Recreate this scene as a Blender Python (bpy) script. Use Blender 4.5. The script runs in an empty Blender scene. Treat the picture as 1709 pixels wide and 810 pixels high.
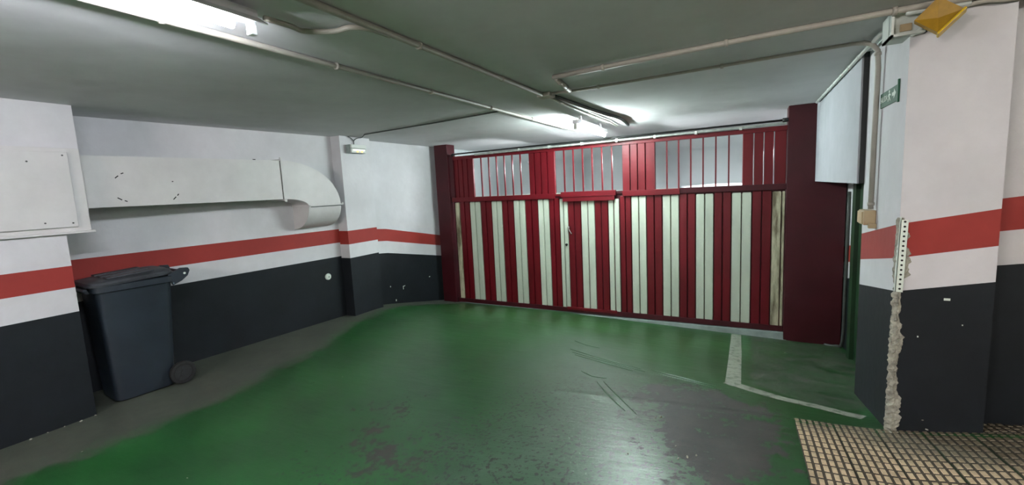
import bpy, bmesh, math, random
import numpy as np
from mathutils import Vector, Matrix
random.seed(4)
S = bpy.context.scene
COL = S.collection
# ------------------------------------------------------------------ camera
# world axes: x along the gate (to the right), y away from the camera along the left wall, z up
TH, PI_, RO = math.radians(28.37), math.radians(6.837), math.radians(-2.79)
def _cam_axes():
    F = Vector((0, math.cos(PI_), -math.sin(PI_))); R = Vector((1, 0, 0)); U = R.cross(F)
    X = math.cos(RO)*R + math.sin(RO)*U; Y = -math.sin(RO)*R + math.cos(RO)*U
    rot = Matrix.Rotation(TH, 3, 'Z')
    return rot @ X, rot @ Y, rot @ F
_X, _Y, _F = _cam_axes()
cd = bpy.data.cameras.new('camera'); cam = bpy.data.objects.new('camera', cd); COL.objects.link(cam)
m = Matrix.Identity(4)
for i in range(3):
    m[i][0] = _X[i]; m[i][1] = _Y[i]; m[i][2] = -_F[i]
m[0][3], m[1][3], m[2][3] = 0, 0, 1.5
cam.matrix_world = m
cd.sensor_width = 36; cd.lens = 737.34/1709*36; cd.clip_start = .02; cd.clip_end = 100
S.camera = cam
# ------------------------------------------------------------------ world, lamps' power, exposure
w = bpy.data.worlds.new('world'); S.world = w; w.use_nodes = True
w.node_tree.nodes['Background'].inputs[0].default_value = (.02, .023, .025, 1)
w.node_tree.nodes['Background'].inputs[1].default_value = 1.0
S.view_settings.view_transform = 'Standard'; S.view_settings.look = 'None'
S.view_settings.gamma = 1; S.view_settings.use_curve_mapping = False
S.view_settings.exposure = 3.0
P_NEAR, P_GATE, P_RIGHT, P_BACK, P_BEYOND = 32.0, 56.0, 41.0, 98.0, 76.0   # tube emission strengths
# ------------------------------------------------------------------ materials
def lin(c): return c/12.92 if c <= .04045 else ((c+.055)/1.055)**2.4
def rgb(r, g, b): return (lin(r/255), lin(g/255), lin(b/255), 1)
def N(nt, t, **k):
    n = nt.nodes.new(t)
    for a, b in k.items(): setattr(n, a, b)
    return n
def mat(name, col, rough=.6, metal=0, var=.12, scale=6, bump=.0, bscale=60, spec=.5, col2=None, thr=None, emit=None, es=0, stretch=None):
    M = bpy.data.materials.new(name); M.use_nodes = True; nt = M.node_tree
    b = nt.nodes['Principled BSDF']
    b.inputs['Roughness'].default_value = rough; b.inputs['Metallic'].default_value = metal
    b.inputs['Specular IOR Level'].default_value = spec
    tc = N(nt, 'ShaderNodeTexCoord'); mp = N(nt, 'ShaderNodeMapping')
    geo = N(nt, 'ShaderNodeNewGeometry')
    nt.links.new(geo.outputs['Position'], mp.inputs['Vector'])
    if stretch: mp.inputs['Scale'].default_value = stretch
    n = N(nt, 'ShaderNodeTexNoise'); n.inputs['Scale'].default_value = scale; n.inputs['Detail'].default_value = 6; n.inputs['Roughness'].default_value = .65
    nt.links.new(mp.outputs[0], n.inputs['Vector'])
    r = N(nt, 'ShaderNodeValToRGB')
    c2 = col2 or tuple(x*(1-var*2.2) for x in col[:3])+(1,)
    c1 = tuple(min(1, x*(1+var)) for x in col[:3])+(1,) if not col2 else col
    lo, hi = thr or (.3, .7)
    r.color_ramp.elements[0].position = lo; r.color_ramp.elements[0].color = c2
    r.color_ramp.elements[1].position = hi; r.color_ramp.elements[1].color = c1
    nt.links.new(n.outputs[0], r.inputs[0]); nt.links.new(r.outputs[0], b.inputs['Base Color'])
    if bump:
        n2 = N(nt, 'ShaderNodeTexNoise'); n2.inputs['Scale'].default_value = bscale; n2.inputs['Detail'].default_value = 4
        nt.links.new(mp.outputs[0], n2.inputs['Vector'])
        bp = N(nt, 'ShaderNodeBump'); bp.inputs['Strength'].default_value = bump; bp.inputs['Distance'].default_value = .01
        nt.links.new(n2.outputs[0], bp.inputs['Height']); nt.links.new(bp.outputs[0], b.inputs['Normal'])
    if emit:
        b.inputs['Emission Color'].default_value = emit; b.inputs['Emission Strength'].default_value = es
    return M
M = {}
M['white'] = mat('white_wall_paint', rgb(200, 200, 203), .75, var=.05, scale=2.2, bump=.25, bscale=14)
M['red'] = mat('red_stripe_paint', rgb(146, 42, 35), .7, var=.06, scale=3, bump=.2, bscale=14)
M['dark'] = mat('dark_dado_paint', rgb(20, 26, 31), .65, spec=.3, var=.14, scale=2.5, bump=.2, bscale=16)
M['ceil'] = mat('ceiling_paint', rgb(205, 205, 206), .85, var=.06, scale=1.2, bump=.5, bscale=3.5)
M['duct'] = mat('duct_paint', rgb(199, 198, 197), .5, var=.05, scale=3, bump=.05, bscale=8)
M['pipe'] = mat('conduit_plastic', rgb(168, 164, 154), .5, var=.08, scale=8)
M['cable'] = mat('dark_cable', rgb(60, 66, 62), .5)
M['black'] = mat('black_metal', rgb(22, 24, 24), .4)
M['steelp'] = mat('pale_steel_tube', rgb(180, 186, 180), .35, metal=.4, var=.2, scale=12)
M['gred'] = mat('gate_red_enamel', rgb(94, 7, 19), .45, spec=.3, var=.14, scale=3, stretch=(1, 1, .3))
M['gredd'] = mat('post_red_enamel', rgb(60, 9, 19), .5, spec=.3, var=.12, scale=3)
M['gwhite'] = mat('gate_white_enamel', rgb(184, 194, 178), .45, var=.07, scale=3, stretch=(1, 1, .3))
M['gdirty'] = mat('gate_stained_enamel', rgb(190, 188, 160), .5, col2=rgb(92, 84, 62), scale=9, thr=(.36, .56), stretch=(1, 1, .18))
M['chrome'] = mat('chrome', rgb(210, 210, 210), .2, metal=1)
M['bin'] = mat('bin_plastic', rgb(34, 43, 52), .45, var=.1, scale=4, bump=.06, bscale=120)
M['lid'] = mat('bin_lid_plastic', rgb(58, 62, 68), .5, var=.25, scale=5)
M['tyre'] = mat('tyre_rubber', rgb(20, 21, 22), .7)
M['hub'] = mat('wheel_hub', rgb(44, 45, 47), .5)
M['green_door'] = mat('green_door_enamel', rgb(14, 52, 24), .45, var=.15)
M['beige'] = mat('beige_box_plastic', rgb(184, 164, 128), .5, var=.06)
M['boxw'] = mat('junction_box_plastic', rgb(205, 212, 206), .5, var=.05)
M['yellow'] = mat('yellow_plastic', rgb(160, 122, 22), .5, var=.12, scale=14)
M['yellowl'] = mat('yellow_rim', rgb(200, 165, 22), .35, var=.08)
M['plaster'] = mat('broken_plaster', rgb(166, 165, 152), .9, var=.22, scale=30, bump=.8, bscale=90)
M['sign'] = mat('sign_green', rgb(26, 84, 58), .4, var=.05)
M['signw'] = mat('sign_white', rgb(215, 225, 215), .5, var=.03)
M['concrete'] = mat('sill_concrete', rgb(134, 147, 144), .7, var=.15, scale=5, bump=.3)
M['farwall'] = mat('far_wall_paint', rgb(176, 184, 184), .8, var=.04, scale=1.5)
M['hole'] = mat('dark_hole', rgb(18, 18, 18), .9)
M['clear'] = mat('lamp_cover', rgb(205, 210, 205), .3, var=.04)
M['fixture'] = mat('lamp_housing', rgb(226, 226, 232), .4, var=.03)
def emis(name, c, s):
    return mat(name, c, .4, var=0, emit=c, es=s)
# floor paint: green coat, bare grey zones and dark worn patches, plus a painted glare, held in mesh attributes
def floor_mat():
    Mt = bpy.data.materials.new('green_floor_coating'); Mt.use_nodes = True; nt = Mt.node_tree; L = nt.links.new
    b = nt.nodes['Principled BSDF']; geo = N(nt, 'ShaderNodeNewGeometry')
    def noise(s, d=6, r=.65, st=None):
        n = N(nt, 'ShaderNodeTexNoise'); n.inputs['Scale'].default_value = s; n.inputs['Detail'].default_value = d; n.inputs['Roughness'].default_value = r
        if st:
            mp = N(nt, 'ShaderNodeMapping'); mp.inputs['Scale'].default_value = st; mp.inputs['Rotation'].default_value = (0, 0, .5)
            L(geo.outputs['Position'], mp.inputs['Vector']); L(mp.outputs[0], n.inputs['Vector'])
        else: L(geo.outputs['Position'], n.inputs['Vector'])
        return n
    def mth(op, a, bb, clamp=False):
        n = N(nt, 'ShaderNodeMath', operation=op); n.use_clamp = clamp
        for i, v in enumerate((a, bb)):
            if isinstance(v, (int, float)): n.inputs[i].default_value = v
            else: L(v, n.inputs[i])
        return n.outputs[0]
    def ramp(src, lo, hi, c0, c1):
        r = N(nt, 'ShaderNodeValToRGB'); r.color_ramp.elements[0].position = lo; r.color_ramp.elements[1].position = hi
        r.color_ramp.elements[0].color = c0; r.color_ramp.elements[1].color = c1; L(src, r.inputs[0]); return r.outputs[0]
    def mix(f, a, bb):
        n = N(nt, 'ShaderNodeMix', data_type='RGBA'); L(f, n.inputs[0]); L(a, n.inputs[6]); L(bb, n.inputs[7]); return n.outputs[2]
    W0, W1 = (0, 0, 0, 1), (1, 1, 1, 1)
    big = noise(1.3); fine = noise(22, 8, .7); mid = noise(5, 6, .7); spk = noise(38, 3, .6); strk = noise(4, 6, .7, (1, 5, 1))
    green = ramp(big.outputs[0], .3, .7, rgb(15, 58, 23), rgb(27, 86, 36))
    grey = ramp(mid.outputs[0], .3, .7, rgb(56, 62, 53), rgb(72, 77, 66))
    dark = ramp(mid.outputs[0], .35, .7, rgb(26, 28, 26), rgb(60, 57, 52))
    def attr(n): a = N(nt, 'ShaderNodeAttribute', attribute_name=n); return a.outputs['Fac']
    e = mth('MULTIPLY', mth('SUBTRACT', mid.outputs[0], .5), .7)
    e2 = mth('MULTIPLY', mth('SUBTRACT', fine.outputs[0], .5), 1.1)
    g = ramp(mth('ADD', attr('grey'), e), .38, .62, W0, W1)
    d = ramp(mth('ADD', mth('ADD', mth('MULTIPLY', attr('dirt'), .86), mth('MULTIPLY', e, 3.2)), mth('MULTIPLY', e2, 1.5)), .54, .64, W0, W1)
    col = mix(g, green, grey)
    hz = ramp(mth('ADD', attr('glare'), e), .25, .9, W0, (.55, .55, .55, 1))
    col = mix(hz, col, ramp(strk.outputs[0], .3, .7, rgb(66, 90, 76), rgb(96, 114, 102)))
    col = mix(d, col, dark)
    sp = ramp(mth('ADD', spk.outputs[0], mth('MULTIPLY', attr('speck'), .16)), .72, .75, W0, W1)
    dk = N(nt, 'ShaderNodeRGB'); dk.outputs[0].default_value = rgb(38, 42, 38)
    col = mix(sp, col, dk.outputs[0])
    L(col, b.inputs['Base Color'])
    ro = ramp(strk.outputs[0], .25, .75, (.31, .31, .31, 1), (.45, .45, .45, 1))
    rg = N(nt, 'ShaderNodeMix', data_type='RGBA'); L(mth('MAXIMUM', g, d), rg.inputs[0]); L(ro, rg.inputs[6]); rg.inputs[7].default_value = (.62, .62, .62, 1)
    L(rg.outputs[2], b.inputs['Roughness']); b.inputs['Specular IOR Level'].default_value = .75
    bp = N(nt, 'ShaderNodeBump'); bp.inputs['Strength'].default_value = .16; bp.inputs['Distance'].default_value = .02
    L(mth('ADD', mth('MULTIPLY', mid.outputs[0], .5), mth('MULTIPLY', strk.outputs[0], .6)), bp.inputs['Height']); L(bp.outputs[0], b.inputs['Normal'])
    return Mt
M['floor'] = floor_mat()
def line_mat():
    Mt = mat('worn_white_line', rgb(140, 146, 132), .6, col2=rgb(58, 80, 58), scale=18, thr=(.32, .50)); return Mt
M['line'] = line_mat()
M['ridge'] = mat('paint_ridge', rgb(74, 108, 80), .3, var=.2, scale=20)
def grimy(name, clean, dirty, grime, rough):
    Mt = bpy.data.materials.new(name); Mt.use_nodes = True; nt = Mt.node_tree; L = nt.links.new; b = nt.nodes['Principled BSDF']
    b.inputs['Roughness'].default_value = rough
    g = N(nt, 'ShaderNodeNewGeometry'); sx = N(nt, 'ShaderNodeSeparateXYZ'); L(g.outputs['Position'], sx.inputs[0])
    n1 = N(nt, 'ShaderNodeTexNoise'); n1.inputs['Scale'].default_value = 3.5; n1.inputs['Detail'].default_value = 5; L(g.outputs['Position'], n1.inputs['Vector'])
    n2 = N(nt, 'ShaderNodeTexNoise'); n2.inputs['Scale'].default_value = 24; n2.inputs['Detail'].default_value = 5; L(g.outputs['Position'], n2.inputs['Vector'])
    def m2(op, a, c):
        q = N(nt, 'ShaderNodeMath', operation=op)
        for i, v in enumerate((a, c)):
            if isinstance(v, (int, float)): q.inputs[i].default_value = v
            else: L(v, q.inputs[i])
        return q.outputs[0]
    # soiling builds up where nobody drives: beyond a line running from the tiled corner past the pillar
    d = m2('SUBTRACT', m2('ADD', m2('MULTIPLY', sx.outputs['X'], .62), sx.outputs['Y']), 2.90)
    f = m2('ADD', m2('MULTIPLY', d, 3.0), m2('MULTIPLY', m2('SUBTRACT', n1.outputs[0], .5), 2.0))
    r1 = N(nt, 'ShaderNodeValToRGB'); r1.color_ramp.elements[0].position = 0; r1.color_ramp.elements[1].position = 1
    r1.color_ramp.elements[1].color = (.8, .8, .8, 1); L(f, r1.inputs[0])
    r2 = N(nt, 'ShaderNodeValToRGB'); r2.color_ramp.elements[0].position = .35; r2.color_ramp.elements[1].position = .6
    r2.color_ramp.elements[0].color = dirty; r2.color_ramp.elements[1].color = clean; L(n2.outputs[0], r2.inputs[0])
    mx = N(nt, 'ShaderNodeMix', data_type='RGBA'); L(r1.outputs[0], mx.inputs[0]); L(r2.outputs[0], mx.inputs[6]); mx.inputs[7].default_value = grime
    L(mx.outputs[2], b.inputs['Base Color']); return Mt
M['pad'] = grimy('tile_pad', rgb(206, 184, 152), rgb(176, 158, 128), rgb(84, 82, 68), .6)
M['grout'] = grimy('tile_base', rgb(78, 70, 58), rgb(62, 56, 48), rgb(62, 62, 52), .8)
# ------------------------------------------------------------------ geometry helpers
def link(o, parent=None):
    COL.objects.link(o)
    if parent: o.parent = parent
    return o
def prop(o, label=None, cat=None, group=None, kind=None):
    if label: o['label'] = label
    if cat: o['category'] = cat
    if group: o['group'] = group
    if kind: o['kind'] = kind
    return o
def empty(name, loc=(0, 0, 0), rz=0):
    o = bpy.data.objects.new(name, None); o.empty_display_size = .1
    o.location = loc; o.rotation_euler = (0, 0, rz); return link(o)
def build(name, bm, mats, parent=None, smooth=False, bevel=0, kind=None):
    me = bpy.data.meshes.new(name)
    bmesh.ops.recalc_face_normals(bm, faces=bm.faces)
    bm.to_mesh(me); bm.free()
    for mm in (mats if isinstance(mats, (list, tuple)) else [mats]): me.materials.append(mm)
    if smooth:
        for p in me.polygons: p.use_smooth = True
    o = bpy.data.objects.new(name, me); link(o, parent)
    if smooth == 'auto':
        md = o.modifiers.new('es', 'EDGE_SPLIT'); md.split_angle = math.radians(35)
    if bevel:
        b = o.modifiers.new('bevel', 'BEVEL'); b.width = bevel; b.segments = 2; b.limit_method = 'ANGLE'
    if kind: o['kind'] = kind
    return o
def box(bm, x0, x1, y0, y1, z0, z1, mi=0, mx=None):
    P = [Vector((x, y, z)) for z in (z0, z1) for y in (y0, y1) for x in (x0, x1)]
    if mx: P = [mx @ p for p in P]
    v = [bm.verts.new(p) for p in P]
    for f in ((0, 2, 3, 1), (4, 5, 7, 6), (0, 1, 5, 4), (2, 6, 7, 3), (0, 4, 6, 2), (1, 3, 7, 5)):
        bm.faces.new([v[i] for i in f]).material_index = mi
def boxo(name, *a, mats, parent=None, bevel=0, **k):
    bm = bmesh.new(); box(bm, *a); return build(name, bm, mats, parent, bevel=bevel, **k)
def tube(bm, pts, r, seg=10, mi=0, cap=True):
    pts = [Vector(p) for p in pts]; rings = []
    up = Vector((0, 0, 1)); d0 = (pts[1]-pts[0]).normalized()
    if abs(d0.dot(up)) > .9: up = Vector((0, 1, 0))
    n = d0.cross(up).normalized()
    for i, p in enumerate(pts):
        d = (pts[min(i+1, len(pts)-1)]-pts[max(i-1, 0)]).normalized()
        n = (n - d*n.dot(d)).normalized(); b = d.cross(n)
        rr = r[i] if isinstance(r, (list, tuple)) else r
        rings.append([bm.verts.new(p + n*math.cos(a)*rr + b*math.sin(a)*rr) for a in [2*math.pi*k/seg for k in range(seg)]])
    for a, b in zip(rings, rings[1:]):
        for k in range(seg):
            bm.faces.new((a[k], a[(k+1) % seg], b[(k+1) % seg], b[k])).material_index = mi
    if cap:
        bm.faces.new(rings[0][::-1]).material_index = mi; bm.faces.new(rings[-1]).material_index = mi
def smoothpts(pts, n=6):
    P = [Vector(p) for p in pts]; out = []
    Q = [P[0]*2-P[1]]+P+[P[-1]*2-P[-2]]
    for i in range(1, len(Q)-2):
        for k in range(n):
            t = k/n; a, b, c, d = Q[i-1:i+3]
            out.append(.5*((2*b)+(-a+c)*t+(2*a-5*b+4*c-d)*t*t+(-a+3*b-3*c+d)*t**3))
    out.append(P[-1]); return out
def sweep_rect(bm, pts, normal, w, h):   # closed rectangular section along pts; width across in plane, h along normal
    pass
# ------------------------------------------------------------------ the sloping floor
def sp(x, k): return k*math.log1p(math.exp(max(-30, min(30, x/k))))
def zf(u, v):
    zl = -.1-.2*sp(v-4.65, .12)
    zr = .04-.17*(v-3) if v >= 3 else .04+.17*(sp(3-v, .1)-sp(2.2-v, .25))
    s = min(1, max(0, (u+2.6)/3.2)); s = s*s*(3-2*s) if v < 4 else s+(s*s*(3-2*s)-s)*max(0, 5-v)
    z = zl*(1-s)+zr*s
    return z+.2*sp(min(u, 2.4)-.62, .06)*min(1, max(0, (4-v)))
def seg_dist(px, py, poly, closed=True):
    d = 1e9; n = len(poly)
    for i in range(n if closed else n-1):
        ax, ay = poly[i]; bx, by = poly[(i+1) % n]
        dx, dy = bx-ax, by-ay; t = max(0, min(1, ((px-ax)*dx+(py-ay)*dy)/(dx*dx+dy*dy)))
        d = min(d, math.hypot(px-ax-t*dx, py-ay-t*dy))
    return d
def inside(px, py, poly):
    c = False; n = len(poly)
    for i in range(n):
        ax, ay = poly[i]; bx, by = poly[i-1]
        if (ay > py) != (by > py) and px < (bx-ax)*(py-ay)/(by-ay)+ax: c = not c
    return c
def fld(px, py, poly, soft):
    d = seg_dist(px, py, poly); s = 1 if inside(px, py, poly) else -1
    return max(0, min(1, .5+s*d/soft/2))
GREY1 = [(-5.6, -2), (-3.9, -.5), (-3.85, .9), (-3.8, 1.5), (-3.85, 2.1), (-4.05, 3.0), (-4.45, 3.9), (-4.55, 5.0), (-4.3, 5.9), (-4.3, 6.4), (-5.6, 6.4)]
GREY2 = [(-.02, 6.2), (-.02, 3.75), (.16, 3.48), (.62, 3.28), (1.0, 3.9), (1.0, 6.2)]
DIRT1 = [(-.80, 3.36), (-.39, 3.55), (-.02, 3.38), (.22, 3.0), (.22, 2.3), (-.1, 1.9), (-.42, 2.15), (-.56, 2.6), (-.78, 3.0)]
DIRT2 = [(-2.75, 2.65), (-2.6, 2.2), (-2.3, 1.6), (-1.6, 1.3), (-1.2, 1.9), (-1.9, 2.2), (-2.3, 2.6)]
GLARE = [(-1.9, 4.7), (-1.0, 4.3), (-.7, 3.5), (-.7, 2.4), (-.3, 1.6), (-1.4, 1.6), (-1.5, 2.6), (-1.9, 3.6)]  # pale zone painted where the gate lamp glares on the floor
SPECK = [(-1.5, 3.6), (-.2, 3.6), (.2, 1.4), (-2.6, 1.2), (-2.0, 2.4)]
xs = list(np.concatenate([np.arange(-5.4, 1.4, .034), np.arange(1.4, 5.01, .3)]))
ys = list(np.concatenate([np.arange(-5.0, .5, .25), np.arange(.5, 6.45, .034), np.arange(6.45, 9.3, .25)]))
vs = []; at = {'grey': [], 'dirt': [], 'glare': [], 'speck': []}
for y in ys:
    for x in xs:
        vs.append((x, y, zf(x, y)))
        at['grey'].append(max(fld(x, y, GREY1, .45), .5*fld(x, y, GREY2, .08)))
        at['dirt'].append(max(fld(x, y, DIRT1, .22), .62*fld(x, y, DIRT2, .35)))
        at['glare'].append(fld(x, y, GLARE, .5))
        at['speck'].append(fld(x, y, SPECK, .4))
nx = len(xs)
fs = [(j*nx+i, j*nx+i+1, (j+1)*nx+i+1, (j+1)*nx+i) for j in range(len(ys)-1) for i in range(nx-1)]
me = bpy.data.meshes.new('floor'); me.from_pydata(vs, [], fs); me.materials.append(M['floor'])
for k, a in at.items():
    A = me.attributes.new(k, 'FLOAT', 'POINT'); A.data.foreach_set('value', a)
me.polygons.foreach_set('use_smooth', [True]*len(fs))
floor = bpy.data.objects.new('floor', me); link(floor); prop(floor, kind='structure')
# ------------------------------------------------------------------ walls with painted bands
CZ = 2.3
def prism(name, foot, bands, ztop=CZ, zbot=-.75, kind='structure', mats=None, parent=None, top=True):
    """foot: plan corners; bands: function (x,y) -> (dark top, white top, red top)"""
    bm = bmesh.new(); cols = []
    for (x, y) in foot:
        d, wt, rt = bands(x, y)
        cols.append([bm.verts.new((x, y, z)) for z in (zbot, d, wt, rt, ztop)])
    n = len(foot)
    for i in range(n):
        a, b = cols[i], cols[(i+1) % n]
        for k in range(4):
            bm.faces.new((a[k], b[k], b[k+1], a[k+1])).material_index = (1, 0, 2, 0)[k]
    bm.faces.new([c[4] for c in cols]).material_index = 0
    bm.faces.new([c[0] for c in cols][::-1]).material_index = 1
    o = build(name, bm, mats or [M['white'], M['dark'], M['red']], parent)
    if kind: prop(o, kind=kind)
    return o
def flatb(x, y): return (.72, .905, 1.085)
def backb(x, y):
    s = -.186*max(0, y-4.8); return (.665+s, .85+s, 1.035+s)
def rightb(x, y):
    s = .19*(min(x, 2.5)-.7)*(1 if y < 3.5 else 0)-.165*(y-3.0); return (.86+s, 1.04+s, 1.225+s)
def pierb(x, y): return (.738, .925, 1.09)
prism('wall_left', [(-5.6, 1.2), (-5.11, 1.2), (-4.845, 4.12), (-5.6, 4.12)], flatb)
prism('wall_left_pier', [(-5.6, -5), (-4.5, -5), (-4.5, 1.33), (-5.6, 1.33)], pierb, ztop=1.34)
prism('wall_left_soffit', [(-5.6, -5), (-4.575, -5), (-4.575, 1.5), (-5.6, 1.5)], lambda x, y: (1.36, 1.37, 1.38), zbot=1.345, mats=[M['white'], M['white'], M['white']])
prism('pillar', [(-5.3, 4.11), (-4.68, 4.11), (-4.69, 4.64), (-5.3, 4.64)], lambda x, y: (.695, .88, 1.06))
def splitwall(name, pts, bands, thick, **k):
    foot = pts + [(x+thick[0], y+thick[1]) for x, y in reversed(pts)]
    return prism(name, foot, bands, **k)
splitwall('wall_left_gate', [(-4.87, 4.6), (-4.87, 5.0), (-4.87, 5.6), (-4.87, 6.45)], backb, (-.5, 0))
rp = prism('pillar', [(.7, 3.0), (1.078, 3.0), (1.078, 3.3), (1.078, 3.87), (.7, 3.87)], lambda x, y: (.86+.19*(x-.7)-.17*(y-3), 1.04+.19*(x-.7)-.17*(y-3), 1.222+.19*(x-.7)-.17*(y-3)))
prism('wall_right', [(1.07, 3.2), (2.5, 3.2), (5.0, 3.2), (5.0, 3.6), (1.07, 3.6)], lambda x, y: tuple(b+.14*(min(x, 2.5)-1.1) for b in (.975, 1.155, 1.325)))
prism('wall_recess', [(.97, 3.8), (1.3, 3.8), (1.3, 9.0), (.97, 9.0), (.97, 6.25), (.97, 5.42)], lambda x, y: (.83-.165*(y-3.05)+.0, 1.01-.165*(y-3.05), 1.19-.165*(y-3.05)))
prism('wall_left_far', [(-4.87, 6.44), (-4.87, 9.0), (-5.4, 9.0), (-5.4, 6.44)], lambda x, y: (.2, .3, .4), mats=[M['farwall']]*3)
prism('wall_far', [(-5.4, 8.6), (1.3, 8.6), (1.3, 9.0), (-5.4, 9.0)], lambda x, y: (.2, .3, .4), mats=[M['farwall']]*3)
prism('wall_back', [(-5.6, -5.3), (5.0, -5.3), (5.0, -5), (-5.6, -5)], flatb)
prism('wall_side', [(4.8, -5), (5.1, -5), (5.1, 3.6), (4.8, 3.6)], flatb)
# hanging lintel wall over the recess
li = boxo('wall_lintel', .66, .97, 3.875, 6.115, 1.425, CZ, mats=mat('lintel_paint', rgb(168, 172, 177), .75, var=.05, scale=3, bump=.25, bscale=14), kind='structure')
eb = boxo('shadow_strip', .670, .699, 3.862, 3.874, 1.425, CZ, mats=M['black'], parent=li); eb['label'] = 'black strip standing in for the shadow gap beside the hanging wall'  # thin black strip painted in for the shaded gap at the pillar
# ceiling
bm = bmesh.new(); box(bm, -5.6, 5.1, -5.3, 9.0, CZ, CZ+.15)
build('ceiling', bm, M['ceil'], kind='structure')
# sill of concrete under the gate
bm = bmesh.new(); v = []
for x, y, z in ((-4.47, 6.13, -.42), (.42, 6.13, -.40), (.42, 6.34, -.40), (-4.47, 6.34, -.42)): v.append(bm.verts.new((x, y, z)))
lo = [bm.verts.new((c.co.x, c.co.y-(.05 if i < 2 else 0), -.8)) for i, c in enumerate(v)]
bm.faces.new(v); bm.faces.new(lo[::-1])
for i in range(4): bm.faces.new((v[i], lo[i], lo[(i+1) % 4], v[(i+1) % 4]))
build('trim_gate_sill', bm, M['concrete'], kind='structure')
# ------------------------------------------------------------------ gate
GV = 6.2
gate = empty('garage_gate', (-2.0, GV, -.39))
prop(gate, 'wide red metal gate with white vertical stripes and three barred openings', 'gate')
def gp(name, bm, mt, parent=gate, **k):
    bmesh.ops.translate(bm, verts=bm.verts, vec=(2.0, -GV, .39)) if parent is gate else None
    return build(name, bm, mt, parent, **k)
def gbox(name, x0, x1, y0, y1, z0, z1, mt, parent=gate, bevel=.002):
    bm = bmesh.new(); box(bm, x0+2.0, x1+2.0, y0, y1, z0+.39, z1+.39)
    return build(name, bm, mt, parent, bevel=bevel)
def slat(x0, x1, z0, z1, mt, name='slat', proud=.0, parent=gate):
    # folded steel profile with sloping flanks and a rounded-off top
    bm = bmesh.new(); e = .006; g = .003; y0 = .012; y1 = -.012-proud
    for (xa, xb) in ((x0, x1),):
        c = min(.012, (xb-xa)*.2)
        pr = [(xa+g, y0), (xa+g+e, y1), (xb-g-e, y1), (xb-g, y0)]
        bot = [bm.verts.new((x+2, y, z0+.39)) for x, y in pr]
        t1 = [bm.verts.new((x+2, y, z1-c+.39)) for x, y in pr]
        t2 = [bm.verts.new((x+2, y, z1+.39)) for x, y in [(xa+g+c, y0), (xa+g+c, y1+.003), (xb-g-c, y1+.003), (xb-g-c, y0)]]
        for A, B in ((bot, t1), (t1, t2)):
            for i in range(4): bm.faces.new((A[i], A[(i+1) % 4], B[(i+1) % 4], B[i]))
        bm.faces.new(bot[::-1]); bm.faces.new(t2)
    return build(name, bm, mt, parent)
# frame
gbox('frame', -4.44, .38, .014, .03, -.36, 1.40, M['gredd'], bevel=0)
gbox('top_rail', -4.44, .385, -.03, .03, 2.035, 2.09, M['gred'])
gbox('jamb', -4.47, -4.38, -.04, .04, 1.41, 2.12, M['gredd'])
gbox('mid_rail', -4.44, -2.575, -.045, .03, 1.335, 1.408, M['gred'])
gbox('mid_rail', -2.575, -2.45, -.01, .03, 1.365, 1.40, M['gred'])
gbox('mid_rail', -1.55, -.80, -.045, .03, 1.335, 1.41, M['gred'])
gbox('mid_rail', -.80, .385, -.03, .03, 1.345, 1.415, M['gredd'])
gbox('mid_rail', -1.65, -1.55, -.01, .03, 1.37, 1.41, M['gredd'])
gbox('bottom_rail', -4.44, .385, -.03, .03, -.395, -.328, M['gredd'])
W, R = M['gwhite'], M['gred']
seq = [(-4.41, -4.315, M['gdirty']), (-4.315, -4.213, R), (-4.213, -4.11, R)]
def addp(a, b, mt):
    mdd = (a+b)/2; seq.append((a, mdd, mt)); seq.append((mdd, b, mt))
for a, b in ((-4.11, -3.90), (-3.69, -3.495), (-3.285, -3.08), (-2.863, -2.676), (-1.442, -1.234), (-1.027, -.812), (-.611, -.395), (-.194, .031)): addp(a, b, W)
for a, b in ((-3.90, -3.69), (-3.495, -3.285), (-3.08, -2.863), (-2.676, -2.508), (-1.60, -1.442), (-1.234, -1.027), (-.812, -.611), (-.395, -.194), (.031, .244)): addp(a, b, R)
seq.append((-2.508, -2.442, M['gwhite'])); seq.append((.244, .345, M['gdirty'])); seq.append((.345, .384, M['gdirty']))
for a, b, mt in sorted(seq, key=lambda s: s[0]):
    slat(a, b, -.33, 1.325 if mt is not R else 1.34, mt)
# wicket door in the gate
wd = empty('wicket', (0, 0, 0)); bpy.data.objects.remove(wd)
wicket = gbox('wicket_door', -2.44, -1.602, .0, .013, -.32, 1.30, M['gredd'], bevel=0)
for a, b, mt in ((-2.44, -2.37, W), (-2.37, -2.27, R), (-2.27, -2.17, R), (-2.17, -2.065, W), (-2.065, -1.96, W), (-1.96, -1.862, R), (-1.862, -1.764, R), (-1.764, -1.682, W), (-1.682, -1.602, W)):
    slat(a, b, -.335, 1.30 if a > -1.7 else 1.285, mt, parent=wicket, proud=.008)
gbox('header_rail', -2.455, -1.64, -.075, -.02, 1.35, 1.425, M['gred'], parent=wicket)
gbox('header_rail', -2.43, -1.66, -.065, -.02, 1.285, 1.35, M['gred'], parent=wicket)
gbox('kick_rail', -2.42, -1.66, -.05, -.02, -.355, -.315, M['gred'], parent=wicket)
bm = bmesh.new()
tube(bm, [(2-2.35, -.02, .90+.39), (2-2.35, -.07, .90+.39)], .014, 10)
tube(bm, smoothpts([(2-2.35, -.065, .92+.39), (2-2.343, -.07, .87+.39), (2-2.30, -.072, .80+.39)], 4), .010, 8)
h = build('handle', bm, M['chrome'], wicket, smooth=True); prop(h, 'chrome lever handle')
bm = bmesh.new(); tube(bm, [(2-2.405, -.02, .64+.39), (2-2.405, -.035, .64+.39)], .018, 12)
tube(bm, [(2-2.405, -.03, .655+.39), (2-2.405, -.036, .615+.39)], .008, 6)
prop(build('lock', bm, M['hole'], wicket), 'dark keyhole and worn lock')
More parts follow.
